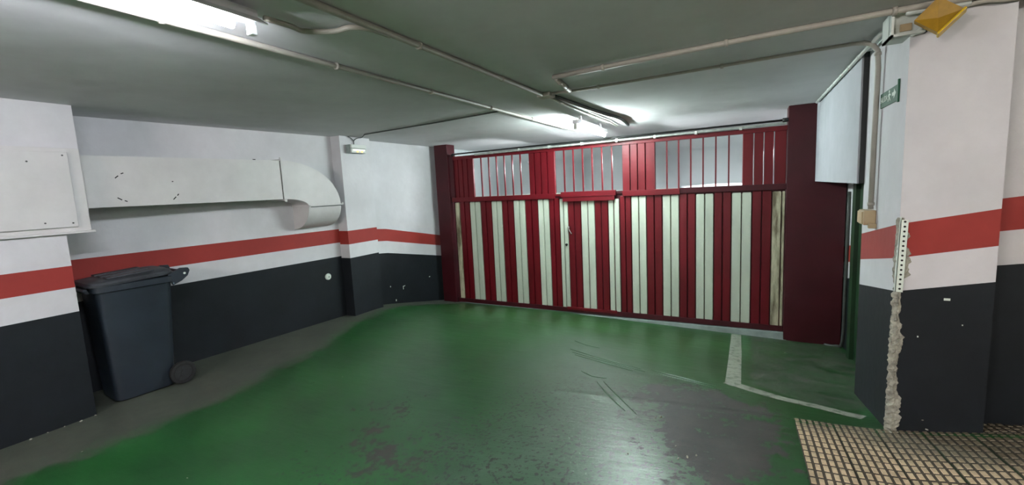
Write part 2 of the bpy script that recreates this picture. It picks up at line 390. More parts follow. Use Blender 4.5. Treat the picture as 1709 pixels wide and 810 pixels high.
# upper slats, bars and openings
wins = [(-3.991, -2.99), (-2.554, -1.557), (-1.112, -.082)]
ups = [(-4.38, -4.30), (-4.30, -4.21), (-4.21, -4.115), (-4.115, -3.991), (-2.99, -2.89), (-2.89, -2.785), (-2.785, -2.68), (-2.68, -2.554), (-1.557, -1.446), (-1.446, -1.345), (-1.345, -1.24), (-1.24, -1.112), (-.082, .042), (.042, .149), (.149, .255), (.255, .385)]
for a, b in ups: slat(a, b, 1.405, 2.05, R)
for a, b in wins:
    for k in range(1, 7):
        x = a+(b-a)*k/7
        gbox('bar', x-.009, x+.009, -.009, .009, 1.40, 2.045, M['gred'], bevel=0)
    gbox('sill', a, b, .0, .05, 1.395, 1.412, M['gwhite'], bevel=0)
for a, b in ((-2.99, -2.554), (-1.557, -1.112)): gbox('light_shield', a, b, .013, .018, 1.40, 2.05, M['gredd'], bevel=0)  # added to stop the hidden lamps showing through the slat gaps
# posts and track
p = boxo('gate_post', -4.735, -4.47, 6.14, 6.36, -.6, CZ, mats=M['gredd'], bevel=.004)
prop(p, 'narrow dark red steel post at the left end of the gate', 'post')
p = boxo('gate_post', .388, .955, 6.12, 6.36, -.7, CZ, mats=M['gredd'], bevel=.004)
prop(p, 'wide dark red steel post at the right end of the gate', 'post')
bm = bmesh.new(); tube(bm, [(-4.33, 6.13, 2.125), (.385, 6.13, 2.145)], .012, 8)
tube(bm, [(-4.37, 6.13, 2.11), (-4.33, 6.13, 2.125)], .022, 8)
tube(bm, [(.33, 6.13, 2.145), (.386, 6.13, 2.146)], .024, 8)
o = build('track_rod', bm, M['black'], smooth=True); prop(o, 'thin black rod running above the top rail of the gate', 'rod')
bm = bmesh.new(); tube(bm, [(-3.9, 6.1, 2.085), (-1.9, 6.1, 2.092), (.37, 6.1, 2.105)], .014, 8)
for x in np.arange(-3.6, .3, .5): box(bm, x-.015, x+.015, 6.085, 6.166, 2.075, 2.115)
o = build('metal_conduit', bm, M['steelp'], smooth='auto'); prop(o, 'pale metal conduit fixed along the top of the red gate', 'conduit')
# ------------------------------------------------------------------ green door in the recess
gd = empty('green_door', (.95, 4.6, -.35)); prop(gd, 'dark green metal door in the recess behind the right pillar', 'door')
def rel(o_, x0, x1, y0, y1, z0, z1, nm, mt, par, bevel=.002):
    l = par.location; bm = bmesh.new(); box(bm, x0-l.x, x1-l.x, y0-l.y, y1-l.y, z0-l.z, z1-l.z)
    return build(nm, bm, mt, par, bevel=bevel)
rel(0, .935, .965, 3.98, 5.38, -.42, 1.62, 'leaf', M['green_door'], gd)
rel(0, .90, .968, 5.30, 5.44, -.47, 1.72, 'frame', M['green_door'], gd)
rel(0, .915, .968, 5.05, 5.09, -.42, 1.62, 'rib', M['green_door'], gd)
rel(0, .915, .968, 4.7, 4.74, -.38, 1.62, 'rib', M['green_door'], gd)
bm = bmesh.new(); tube(bm, smoothpts([(.955, 5.95, 1.3), (.952, 5.95, .2), (.95, 5.97, -.38), (.90, 6.05, -.47), (.8, 6.1, -.485)], 4), .017, 8)
o = build('grey_conduit', bm, M['cable'], smooth=True); prop(o, 'grey conduit bending along the floor beside the wide red post', 'conduit')
# ------------------------------------------------------------------ ceiling conduits
def pipe(name, pts, r, mt, label, cat='conduit', clamps=0, group=None, cr=1.35):
    bm = bmesh.new(); P = pts
    tube(bm, P, r, 10)
    o = build(name, bm, mt, smooth=True); prop(o, label, cat, group)
    if clamps:
        Pv = [Vector(p) for p in P]; L = sum((b-a).length for a, b in zip(Pv, Pv[1:])); s = clamps*.5
        while s < L:
            t = s
            for a, b in zip(Pv, Pv[1:]):
                l = (b-a).length
                if t <= l: q = a.lerp(b, t/l); d = (b-a).normalized(); break
                t -= l
            bm = bmesh.new(); tube(bm, [q-d*.009, q+d*.009], (r if not isinstance(r, list) else max(r))*cr, 10)
            build('clamp', bm, mt, o, smooth=True); s += clamps
    return o
zc = CZ-.018
pipe('conduit', [(-1.56, -3, zc), (-1.555, 3.55, zc)], .016, M['pipe'], 'straight pale conduit crossing the ceiling to the junction before the gate lamp', clamps=.9)
pipe('conduit', [(-2.19, -3, zc), (-2.18, 6.05, zc)], .015, M['pipe'], 'straight pale conduit running on the ceiling past the bright near tube lamp', clamps=.9)
pipe('conduit', [(-2.222, -3, CZ-.008), (-2.215, 1.55, CZ-.008)], .006, M['pipe'], 'thin pale cable alongside the conduit next to the near tube lamp', 'cable')
pipe('conduit', [(-1.53, 3.55, zc), (-1.555, 3.9, zc), (-1.56, 4.6, zc), (-1.55, 5.6, zc), (-1.58, 6.05, zc)], .012, M['pipe'], 'slim conduit continuing from the ceiling junction to the gate', clamps=.8)
pipe('flat_cable', smoothpts([(-1.50, 3.7, zc), (-1.47, 4.3, zc), (-1.43, 4.9, zc), (-1.38, 5.4, zc), (-1.44, 6.1, zc)], 5), .018, M['cable'], 'loose grey cable curving along the ceiling towards the gate', 'cable')
pipe('conduit', [(-1.25, 3.05, zc), (0.0, 2.955, zc), (.9, 2.93, zc), (4.5, 2.9, zc)], .016, M['pipe'], 'long pale conduit across the ceiling passing above the yellow unit', clamps=.75)
pipe('conduit', [(-1.25, 3.12, zc), (-1.31, 3.55, zc)], .016, M['pipe'], 'short stub of conduit on the ceiling between two long ones', clamps=.2)
pipe('conduit', [(-1.53, 3.585, CZ-.012), (-1.2, 3.60, CZ-.012), (.3, 3.53, CZ-.012), (.55, 3.515, CZ-.013)] + [(.60, 3.50, 2.28), (.64, 3.49, 2.262), (.667, 3.485, 2.22), (.673, 3.485, 2.12), (.674, 3.5, 1.9), (.674, 3.51, 1.27)], [.011]*4+[.015]*6, M['pipe'], 'pale conduit crossing the ceiling then dropping down the right pillar', clamps=.9, cr=1.25)
pipe('conduit', smoothpts([(-1.80, 1.25, 2.262), (-1.81, 1.38, 2.27), (-1.84, 1.47, 2.28), (-1.74, 1.55, 2.28), (-1.64, 1.56, 2.28), (-1.59, 1.62, 2.28), (-1.572, 1.75, 2.28)], 6), .012, M['pipe'], 'wavy flexible conduit from the near tube lamp to the straight conduit')
pipe('cable', [(-4.37, 4.25, CZ-.007), (-3.2, 4.15, CZ-.007), (-2.24, 4.02, CZ-.007)], .007, M['cable'], 'dark thin cable on the ceiling leading to the emergency light', 'cable')
pipe('conduit', [(.635, 5.95, CZ-.02), (.64, 4.6, CZ-.022), (.645, 3.3, CZ-.025)], .012, M['boxw'], 'white conduit with sleeves along the top of the hanging wall', clamps=.32)
bm = bmesh.new(); box(bm, -1.60, -1.48, 3.53, 3.65, CZ-.035, CZ-.001)
o = build('junction_box', bm, M['pipe'], bevel=.004); prop(o, 'small pale junction box on the ceiling where conduits meet', 'junction box')
# junction box and tubes on top of the right pillar
jb = empty('junction_box', (.66, 3.02, 2.22)); prop(jb, 'open white junction box at the top corner of the right pillar', 'junction box')
def lb(nm, par, x0, x1, y0, y1, z0, z1, mt, bevel=.002): return rel(0, x0, x1, y0, y1, z0, z1, nm, mt, par, bevel)
bm = bmesh.new(); l = jb.location
for a in ((.615, .625, 2.955, 3.13, 2.165, 2.285), (.745, .753, 2.955, 3.0, 2.165, 2.285), (.615, .753, 2.955, 3.0, 2.165, 2.175), (.615, .753, 2.955, 3.0, 2.275, 2.285), (.615, .753, 2.99, 3.0, 2.165, 2.285), (.615, .699, 3.0, 3.13, 2.165, 2.175)):
    box(bm, a[0]-l.x, a[1]-l.x, a[2]-l.y, a[3]-l.y, a[4]-l.z, a[5]-l.z)
build('case', bm, M['boxw'], jb)
lb('terminal_block', jb, .655, .70, 2.98, 2.992, 2.19, 2.225, M['beige'])
pipe('conduit', [(.665, 2.94, 2.262), (.9, 2.95, 2.262)], .010, M['boxw'], 'short white tube from the open junction box to the yellow unit')
pipe('conduit', smoothpts([(.725, 2.955, 2.24), (.735, 2.955, 2.21), (.725, 2.965, 2.18), (.70, 2.985, 2.165)], 4), .010, M['boxw'], 'short bent white tube hanging below the junction box')
pipe('cable', smoothpts([(.80, 2.965, 2.275), (1.0, 2.965, 2.28), (1.3, 2.97, 2.275), (1.8, 3.1, 2.28)], 4), .012, M['cable'], 'dark cable along the top of the right pillar', 'cable')
pipe('cable', smoothpts([(.86, 2.96, 2.252), (.95, 2.96, 2.262), (1.05, 2.96, 2.25), (1.3, 3.0, 2.27)], 4), .010, M['pipe'], 'pale twisted cable behind the yellow unit', 'cable')
# beige box on the pillar's left face
bb = empty('switch_box', (.68, 3.56, 1.21)); prop(bb, 'small beige plastic box at the foot of the pillar conduit', 'switch box')
lb('case', bb, .635, .70, 3.49, 3.63, 1.17, 1.262, M['beige'], .006)
lb('cover', bb, .627, .637, 3.50, 3.62, 1.178, 1.254, M['beige'], .004)
lb('stub', bb, .66, .70, 3.47, 3.50, 1.15, 1.18, M['beige'], .003)
# yellow unit hanging corner-down
yu = empty('yellow_beacon', (.765, 2.86, 2.203)); prop(yu, 'yellow square plastic unit hung cornerwise at the top of the right pillar', 'beacon')
R45 = Matrix.Rotation(math.radians(-14), 4, 'Z') @ Matrix.Rotation(math.radians(-8), 4, 'X') @ Matrix.Rotation(math.radians(43), 4, 'Y')
bm = bmesh.new(); s = .0595
c = [bm.verts.new(R45 @ Vector(p)) for p in ((-s, -.02, -s), (s, -.02, -s), (s, -.02, s), (-s, -.02, s))]
d_ = [bm.verts.new(R45 @ Vector(p)) for p in ((-s, .02, -s), (s, .02, -s), (s, .02, s), (-s, .02, s))]
t = bm.verts.new(R45 @ Vector((.004, -.002, -.006)))
for i in range(4):
    bm.faces.new((c[i], c[(i+1) % 4], t)); bm.faces.new((c[i], d_[i], d_[(i+1) % 4], c[(i+1) % 4]))
bm.faces.new(d_)
build('shell', bm, M['yellow'], yu)
bm = bmesh.new(); box(bm, s-.004, s+.006, -.028, .025, -s-.006, s+.006, mx=R45)
prop(build('rim', bm, M['yellowl'], yu, bevel=.002), 'bright yellow raised rim')
bm = bmesh.new(); tube(bm, [(0, .02, 0), (0, .14, .02)], .012, 8); build('bracket', bm, M['cable'], yu)
# exit sign
sg = empty('exit_sign', (.694, 3.31, 1.88)); prop(sg, 'green exit sign with white running figure and arrow on the right pillar', 'sign')
lb('plate', sg, .692, .6995, 3.132, 3.486, 1.875, 1.96, M['sign'], .001)
lb('edge_strip', sg, .690, .6995, 3.125, 3.137, 1.865, 1.985, M['sign'], .001)
def text(body, size, loc, parent, mt):
    cu = bpy.data.curves.new('lettering', 'FONT'); cu.body = body; cu.size = size; cu.extrude = .0006; cu.align_x = 'CENTER'
    o = bpy.data.objects.new('tmp', cu); COL.objects.link(o)
    dg = bpy.context.evaluated_depsgraph_get(); me = bpy.data.meshes.new_from_object(o.evaluated_get(dg)); bpy.data.objects.remove(o)
    t = bpy.data.objects.new('lettering', me); me.materials.clear(); me.materials.append(mt); link(t, parent)
    t.location = loc; t.rotation_euler = (math.pi/2, 0, -math.pi/2); return t
text('SALIDA', .047, (-.0035, .095, .024), sg, M['signw'])
def flatpoly(name, polys, parent, mt, x):
    bm = bmesh.new()
    for poly in polys:
        a = [bm.verts.new((x, -p[0], p[1])) for p in poly]; b = [bm.verts.new((x+.0012, -p[0], p[1])) for p in poly]
        bm.faces.new(a)
        for i in range(len(a)): bm.faces.new((a[i], b[i], b[(i+1) % len(a)], a[(i+1) % len(a)]))
    return build(name, bm, mt, parent)
# pictogram: figure and arrow (local: right, up from plate bottom)
cx = .018
flatpoly('figure', [[(cx+.012*math.cos(a), .066+.008*math.sin(a)) for a in [k*math.pi/4 for k in range(8)]],
    [(cx-.012, .055), (cx+.012, .056), (cx+.008, .034), (cx-.008, .034)], [(cx-.008, .036), (cx+.002, .036), (cx-.016, .012), (cx-.028, .014)],
    [(cx, .036), (cx+.008, .036), (cx+.03, .016), (cx+.02, .012)], [(cx+.01, .055), (cx+.034, .044), (cx+.030, .039), (cx+.01, .047)], [(cx-.012, .055), (cx-.03, .042), (cx-.025, .038), (cx-.01, .047)]], sg, M['signw'], -.0036)
flatpoly('arrow', [[(.075, .032), (.075, .05), (.11, .05), (.11, .068), (.15, .041), (.11, .014), (.11, .032)]], sg, M['signw'], -.0036)
# ------------------------------------------------------------------ tube lamps
def batten(name, x, y0, y1, z, label, strength, colr, reflector=(), rz=0, hang=True, endgap=.02, drop=.0, hw=.03, r=.017, tubez=-.05):
    root = empty(name, (x, (y0+y1)/2, CZ), rz); prop(root, label, 'lamp')
    L = (y1-y0)/2
    zz = z-CZ
    bm = bmesh.new()
    box(bm, -hw, hw, -L, L, zz-.022, zz+.022); build('housing', bm, M['fixture'], root, bevel=.004)
    if hang and zz < -.03:
        for s in (-.7, .7):
            bm = bmesh.new(); box(bm, -.015, .015, s*L-.015, s*L+.015, zz, 0); build('hanger', bm, M['fixture'], root)
    if reflector:
        bm = bmesh.new()
        for s in reflector:
            a = [(s*hw, zz-.015), (s*(hw+.055), zz-.048), (s*(hw+.058), zz-.044), (s*hw, zz-.008)]
            q = [[bm.verts.new((px, y, pz)) for px, pz in a] for y in (-L, L)]
            for i in range(4): bm.faces.new((q[0][i], q[0][(i+1) % 4], q[1][(i+1) % 4], q[1][i]))
            bm.faces.new(q[0]); bm.faces.new(q[1])
        build('reflector', bm, M['fixture'], root)
    for s in (-1, 1):
        bm = bmesh.new(); box(bm, -.016, .016, s*(L-.012)-.014, s*(L-.012)+.014, zz+tubez-.024, zz-.02)
        build('tube_holder', bm, M['clear'], root, bevel=.003)
    bm = bmesh.new(); tube(bm, [(0, -L+.02, zz+tubez), (0, L-endgap, zz+tubez)], r, 12)
    build('tube', bm, emis(name+'_light', colr, strength), root, smooth=True)
    return root
batten('tube_lamp', -1.83, -.02, 1.22, 2.262, 'long bright fluorescent tube lamp with reflector at the upper left', P_NEAR, (.90, .92, 1, 1), reflector=(1,), hw=.034, r=.019, endgap=.09)
batten('tube_lamp', -1.72, 4.8, 5.95, 2.215, 'fluorescent tube lamp glowing just in front of the red gate', P_GATE, (.86, 1, .98, 1), hw=.034, tubez=-.055)
batten('tube_lamp', 2.3, -.6, .6, 2.25, 'fluorescent tube lamp on the ceiling above the tiled ramp', P_RIGHT, (1, .94, .86, 1), rz=math.pi/2)
batten('tube_lamp', -2.0, -3.6, -2.4, 2.25, 'fluorescent tube lamp on the ceiling behind the viewer', P_BACK, (1, .89, .84, 1), rz=math.pi/2)
for xx, ya, yb, yw, refl, lbl in ((.70, 6.5, 7.1, 6.36, (-1, 1), 'added tube lamp hidden behind the wide red post'), (-1.47, 6.40, 6.92, 6.24, (), 'added tube lamp hidden behind the solid panel right of the middle opening'), (-3.02, 6.40, 6.92, 6.24, (), 'added tube lamp hidden behind the solid panel left of the middle opening')):
    bl = batten('fill_lamp', xx, ya, yb, 1.90, lbl, P_BEYOND, (.90, .97, 1, 1), reflector=refl, hw=.03, r=.014, tubez=-.036, hang=False)  # added lamps, kept out of view, that brighten the far wall
    bm = bmesh.new(); box(bm, -.012, .012, yw-(ya+yb)/2, -(yb-ya)/2, -.41, -.38); build('bracket', bm, M['fixture'], bl)
# glowing strip added for the bright band low in the right opening
fl_ = empty('glow_strip', (-.55, 8.42, 1.385)); prop(fl_, 'bright white lamp seen low through the right barred opening', 'lamp')
bm = bmesh.new(); tube(bm, [(-.5, 0, -.012), (-.42, 0, 0), (0, 0, .012), (.42, 0, .012), (.5, 0, .008)], [.008, .028, .036, .030, .008], 10)
build('diffuser', bm, emis('far_glow', (.95, 1, 1, 1), .2), fl_, smooth=True)
bm = bmesh.new(); box(bm, -.52, .52, .03, .1, -.03, .03); build('back_plate', bm, M['fixture'], fl_)
# dark ledge beyond the gate
o = boxo('ledge', -2.75, .9, 8.2, 8.59, -.6, 1.335, mats=M['black']); prop(o, 'low dark ledge beyond the gate, seen under the barred openings', 'ledge')
# ------------------------------------------------------------------ emergency light on the left pillar
em = empty('emergency_light', (-4.64, 4.33, 2.13)); prop(em, 'small lit emergency light on the white pillar left of the gate', 'emergency light')
lb('back_box', em, -4.68, -4.60, 4.20, 4.46, 2.078, 2.188, M['concrete'], .004)
lb('diffuser', em, -4.602, -4.575, 4.205, 4.455, 2.14, 2.186, M['clear'], .004)
lb('diffuser', em, -4.602, -4.575, 4.205, 4.455, 2.08, 2.134, M['clear'], .004)
warm = emis('warm_bulb', (1, .62, .25, 1), .16)
for yy in (4.30, 4.375):
    bm = bmesh.new(); bmesh.ops.create_icosphere(bm, subdivisions=2, radius=.017, matrix=Matrix.Translation((-4.574+4.64, yy-4.33, 2.10-2.13)))
    build('bulb', bm, warm, em, smooth=True)
bm = bmesh.new(); tube(bm, [(-4.573+4.64, -.10, -.015), (-4.573+4.64, .09, -.015)], .009, 8)
build('tube', bm, emis('small_tube', (1, .97, .9, 1), .14), em, smooth=True)
bm = bmesh.new()
tube(bm, smoothpts([(-4.665, 4.33, 2.185), (-4.665, 4.33, 2.245), (-4.66, 4.27, 2.285), (-4.665, 4.24, 2.293)], 4), .006, 6)
tube(bm, smoothpts([(-4.665, 4.335, 2.185), (-4.665, 4.335, 2.245), (-4.66, 4.395, 2.285), (-4.6, 4.42, 2.292), (-4.37, 4.25, 2.293)], 4), .006, 6)
o = build('cable', bm, M['cable'], smooth=True); prop(o, 'dark forked cable feeding the emergency light', 'cable')
# ------------------------------------------------------------------ duct on the left wall
dt = empty('air_duct', (-4.8, 2.4, 1.5)); prop(dt, 'white rectangular air duct with a curved elbow along the left wall', 'duct')
D0 = dt.location.copy()
def off(bm): bmesh.ops.translate(bm, verts=bm.verts, vec=-D0); return bm
FU = -4.60   # front face
def duct_strip(name, outer, inner, u0, u1):
    """plate-like duct body: outline given in (v,z) as matching outer/inner points; extruded from u0 (wall) to u1 (front)"""
    bm = bmesh.new(); rows = []
    for (a, b) in zip(outer, inner):
        rows.append([bm.verts.new((u1, a[0], a[1])), bm.verts.new((u1, b[0], b[1])), bm.verts.new((u0, b[0], b[1])), bm.verts.new((u0, a[0], a[1]))])
    for A, B in zip(rows, rows[1:]):
        for i in range(4): bm.faces.new((A[i], A[(i+1) % 4], B[(i+1) % 4], B[i]))
    bm.faces.new(rows[0]); bm.faces.new(rows[-1])
    return build(name, off(bm), M['duct'], dt, smooth='auto')
duct_strip('straight_section', [(1.3, 1.925), (3.2, 1.945)], [(1.3, 1.515), (3.2, 1.515)], -5.02, FU)
outer = []; inner = []
for k in range(13):
    a = math.pi/2*k/12
    outer.append((3.2+.77*math.sin(a), 1.425+.52*math.cos(a)))
    inner.append((3.2+.30*math.sin(a), 1.425+.09*math.cos(a)))
duct_strip('elbow', outer, inner, -4.98, FU)
# lower elbow turning back into the wall
bm = bmesh.new(); rows = []
for k in range(11):
    a = math.pi/2*k/10
    uo = -4.90+(.30)*math.cos(a); zo = 1.415-.27*math.sin(a)
    ui = -4.98; zi = 1.415
    rows.append((uo, zo))
prof = [(-4.98, 1.415)]+rows+[(-4.98, rows[-1][1])]
A = [bm.verts.new((u, 3.5, z)) for u, z in prof]; B = [bm.verts.new((u, 3.97, z)) for u, z in prof]
bm.faces.new(A); bm.faces.new(B)
for i in range(len(A)): bm.faces.new((A[i], A[(i+1) % len(A)], B[(i+1) % len(A)], B[i]))
build('outlet_elbow', off(bm), M['duct'], dt, smooth='auto')
# flanges
def flange(pts):
    bm = bmesh.new()
    for a in pts: box(bm, *a)
    build('flange', off(bm), M['duct'], dt, bevel=.001)
flange([(-5.0, FU+.012, 3.19, 3.20, 1.50, 1.96), ])
flange([(-4.98, FU+.02, 3.485, 3.99, 1.414, 1.428)])
bm = bmesh.new(); box(bm, FU, FU+.004, 3.50, 3.985, 1.404, 1.414); build('joint_line', off(bm), M['cable'], dt); bm = bmesh.new(); box(bm, FU, FU+.004, 3.183, 3.19, 1.515, 1.94); build('joint_line', off(bm), M['cable'], dt)
flange([(-4.98, FU+.006, 1.50, 1.512, 1.50, 1.94)])
bm = bmesh.new()
for v_, z_ in ((3.195, 1.965), (3.205, 1.50), (3.50, 1.415), (3.985, 1.43)): box(bm, FU+.002, FU+.02, v_-.012, v_+.012, z_-.012, z_+.012)
build('corner_clip', off(bm), M['duct'], dt)
bm = bmesh.new(); box(bm, -4.98, -4.93, 3.485, 3.499, 1.405, 1.46); build('seam', off(bm), M['cable'], dt)
# chipped paint marks on the duct front: small dark chips
bm = bmesh.new()
for (v_, z_, l_, ang) in ((1.72, 1.76, .03, .7), (1.76, 1.79, .02, .4), (1.72, 1.58, .035, -.6), (1.76, 1.56, .02, -.4), (2.12, 1.57, .035, .8), (2.15, 1.60, .02, .9), (2.12, 1.72, .012, 0), (2.9, 1.945, .03, 0)):
    mx = Matrix.Translation((FU+.0006, v_, z_)) @ Matrix.Rotation(ang, 4, 'X')
    box(bm, -.001, .0008, -l_/2, l_/2, -.004, .004, mx=mx)
build('paint_chip', off(bm), M['hole'], dt, kind='stuff')
# duct box with a cover at the far left
db = empty('duct_box', (-4.55, .9, 1.36)); prop(db, 'white duct box with a flat screwed cover at the left edge', 'duct')
lb('case', db, -4.558, -4.49, -.8, 1.475, 1.345, 1.965, M['duct'], .003)
lb('cover', db, -4.494, -4.470, -.8, 1.40, 1.38, 1.935, M['duct'], .004)
lb('bottom_flange', db, -4.56, -4.465, -.8, 1.49, 1.33, 1.348, M['duct'], .002)
for v_, z_ in ((1.37, 1.91), (1.37, 1.41), (1.18, 1.86), (1.22, 1.42), (.98, 1.92)):
    bm = bmesh.new(); l = db.location
    tube(bm, [(-4.471-l.x, v_-l.y, z_-l.z), (-4.467-l.x, v_-l.y, z_-l.z)], .006, 8); build('screw', bm, M['cable'], db)
# round cap on the wall
dc = empty('wall_cap', (-4.875, 3.88, .48)); prop(dc, 'small round white cap on the dark band of the left wall', 'wall cap')
bm = bmesh.new(); tube(bm, [(-.01, 0, 0), (.02, 0, 0), (.026, 0, 0)], [.042, .042, .036], 24); build('disc', bm, M['signw'], dc, smooth='auto')
bm = bmesh.new(); tube(bm, [(.024, .002, -.002), (.03, .002, -.002)], .007, 10); build('screw', bm, M['cable'], dc)
# ------------------------------------------------------------------ wheelie bin
bn = empty('wheelie_bin', (-4.755, 1.72, -.10), math.radians(-5.2)); prop(bn, 'dark blue-grey wheelie bin with a closed lid standing by the left wall', 'bin')
def rrect(cx, cy, w_, d, r, n=5):
    P = []
    for (sx, sy, a0) in ((1, -1, -90), (1, 1, 0), (-1, 1, 90), (-1, -1, 180)):
        for k in range(n+1):
            a = math.radians(a0+90*k/n); P.append((cx+sx*(w_/2-r)+r*math.cos(a), cy+sy*(d/2-r)+r*math.sin(a)))
    return P
def loft(bm, secs, capb=True, capt=True):
    rings = []
    for (z, cx, cy, w_, d, r) in secs: rings.append([bm.verts.new((x, y, z)) for x, y in rrect(cx, cy, w_, d, r)])
    for A, B in zip(rings, rings[1:]):
        n = len(A)
        for i in range(n): bm.faces.new((A[i], A[(i+1) % n], B[(i+1) % n], B[i]))
    if capb: bm.faces.new(rings[0][::-1])
    if capt: bm.faces.new(rings[-1])
bm = bmesh.new()
loft(bm, [(.0, .005, -.005, .36, .38, .05), (.015, .005, -.005, .40, .42, .07), (.25, .003, 0, .42, .45, .07), (.94, 0, .015, .47, .52, .075), (.955, 0, .015, .475, .525, .07)])
build('body', bm, M['bin'], bn, smooth='auto')
bm = bmesh.new(); loft(bm, [(.935, 0, .015, .492, .548, .07), (.94, 0, .015, .50, .556, .07), (.985, 0, .015, .50, .556, .07), (.99, 0, .015, .49, .55, .07)])
prop(build('rim', bm, M['bin'], bn, smooth='auto'))
bm = bmesh.new()
loft(bm, [(.985, 0, .00, .505, .575, .08), (1.0, 0, .00, .51, .58, .08), (1.018, 0, .00, .49, .56, .08), (1.035, 0, .03, .42, .46, .10), (1.04, 0, .05, .30, .36, .10)])
for v_ in bm.verts: v_.co.z += .028*max(0, (v_.co.y+.1))/.4
lid = build('lid', bm, M['lid'], bn, smooth='auto')
bm = bmesh.new()
for s_ in (-.16, 0, .16):
    box(bm, s_-.045, s_+.045, -.16, .16, 1.037, 1.052)
for v_ in bm.verts: v_.co.z += .028*max(0, (v_.co.y+.1))/.4-.004
build('lid_rib', bm, M['lid'], lid, bevel=.006)
bm = bmesh.new(); loft(bm, [(.935, 0, -.275, .30, .03, .012), (.96, 0, -.29, .32, .035, .012), (.975, 0, -.285, .30, .03, .012)])
build('front_lip', bm, M['lid'], bn, smooth='auto')
for s_ in (-1, 1):   # hinge ears carrying the handle
    bm = bmesh.new(); pts = [(.24, 1.0), (.34, 1.045), (.40, 1.04), (.41, 1.015), (.39, .97), (.34, .93), (.27, .90)]
    A = [bm.verts.new((s_*.235, y, z)) for y, z in pts]; B = [bm.verts.new((s_*.205, y, z)) for y, z in pts]
    bm.faces.new(A); bm.faces.new(B)
    for i in range(len(A)): bm.faces.new((A[i], A[(i+1) % len(A)], B[(i+1) % len(A)], B[i]))
    e = build('hinge_ear', bm, M['bin'], bn, bevel=.004)
    bm = bmesh.new(); tube(bm, [(s_*.236, .365, .995), (s_*.239, .365, .995)], .010, 10); build('hinge_pin', bm, M['signw'], e)
bm = bmesh.new(); tube(bm, [(-.225, .385, 1.0), (.225, .385, 1.0)], .014, 10); build('handle', bm, M['bin'], bn, smooth=True)
bm = bmesh.new(); tube(bm, [(-.215, .245, .105), (.255, .245, .105)], .012, 10); build('axle', bm, M['black'], bn, smooth=True)
for s_ in (-1, 1):
    x0 = s_*.232
    bm = bmesh.new()
    prof = [(.022, .07), (.024, .085), (.020, .098), (.008, .102), (-.008, .102), (-.020, .098), (-.024, .085), (-.022, .07)]
    rings = [[bm.verts.new((x0+px, .25+pr*math.cos(a), .103+pr*math.sin(a))) for a in [2*math.pi*k/28 for k in range(28)]] for px, pr in prof]
    for A, B in zip(rings, rings[1:]+rings[:1]):
        for i in range(28): bm.faces.new((A[i], A[(i+1) % 28], B[(i+1) % 28], B[i]))
    wheel = build('wheel', bm, M['tyre'], bn, smooth='auto')
    bm = bmesh.new(); tube(bm, [(x0-.014, .25, .103), (x0+.014, .25, .103)], .072, 24)
    for k in range(5):
        a = 2*math.pi*k/5; mx = Matrix.Translation((x0, .25, .103)) @ Matrix.Rotation(a, 4, 'X')
        box(bm, -.019, .019, -.008, .008, .02, .065, mx=mx)
    tube(bm, [(x0-.026, .25, .103), (x0+.026, .25, .103)], .022, 14)
    build('hub', bm, M['hub'], wheel, smooth='auto')
# ------------------------------------------------------------------ broken corner of the right pillar
rnd = random.Random(11)
def base_w(z):   # half-width of the broken zone at height z
    pts = [(.03, .05), (.12, .035), (.2, .05), (.32, .03), (.45, .022), (.58, .034), (.7, .028), (.8, .02), (.9, .016), (.97, .05), (1.08, .042), (1.18, .035), (1.25, .012)]
    for (a, p_), (b, q) in zip(pts, pts[1:]):
        if a <= z <= b: return 1.12*(p_+(q-p_)*(z-a)/(b-a))
    return .012
bm = bmesh.new(); rows = []
for i in range(90):
    z = .035+1.22*i/89; wob = (wob if i else 0)*.6+rnd.uniform(-.45, .45); hw = base_w(z)*(1+wob*.6); row = []
    nL = 6
    for k in range(2*nL+1):
        t = (k-nL)/nL; d = abs(t)*hw*(1+rnd.uniform(-.12, .12)); h_ = .004+.022*(1-abs(t))*rnd.uniform(.0, 1.0) if abs(t) < .99 else -.004
        if z > .86 and abs(t) < .5: h_ *= .3
        if t < 0: p_ = (.70-h_, 3.0+d+(-.004 if abs(t) < .2 else 0), z)
        else: p_ = (.70+d, 3.0-h_, z)
        if k == nL: p_ = (.70-.4*h_, 3.0-.4*h_, z)
        row.append(bm.verts.new(p_))
    rows.append(row)
for A, B in zip(rows, rows[1:]):
    for k in range(len(A)-1): bm.faces.new((A[k], A[k+1], B[k+1], B[k]))
pl = build('broken_plaster', bm, M['plaster'], rp)
prop(pl, 'crumbled bare plaster edge')
bm = bmesh.new(); sb = .006
mxb = Matrix.Translation((.694, 2.985, .86)) @ Matrix.Rotation(math.radians(1.2), 4, 'Y')
box(bm, -.002, .030, -.002, .001, 0, .385, mx=mxb); box(bm, -.002, .001, -.002, .030, 0, .40, mx=mxb)
bead = build('corner_bead', bm, M['signw'], rp); prop(bead, 'white perforated metal corner strip')
bm = bmesh.new()
for k in range(15):
    q = mxb @ Vector((.016, -.002, .018+.0255*k)); q2 = mxb @ Vector((.016, -.0035, .018+.0255*k)); tube(bm, [q, q2], .0055, 8)
build('perforation', bm, M['hole'], bead, kind='stuff')
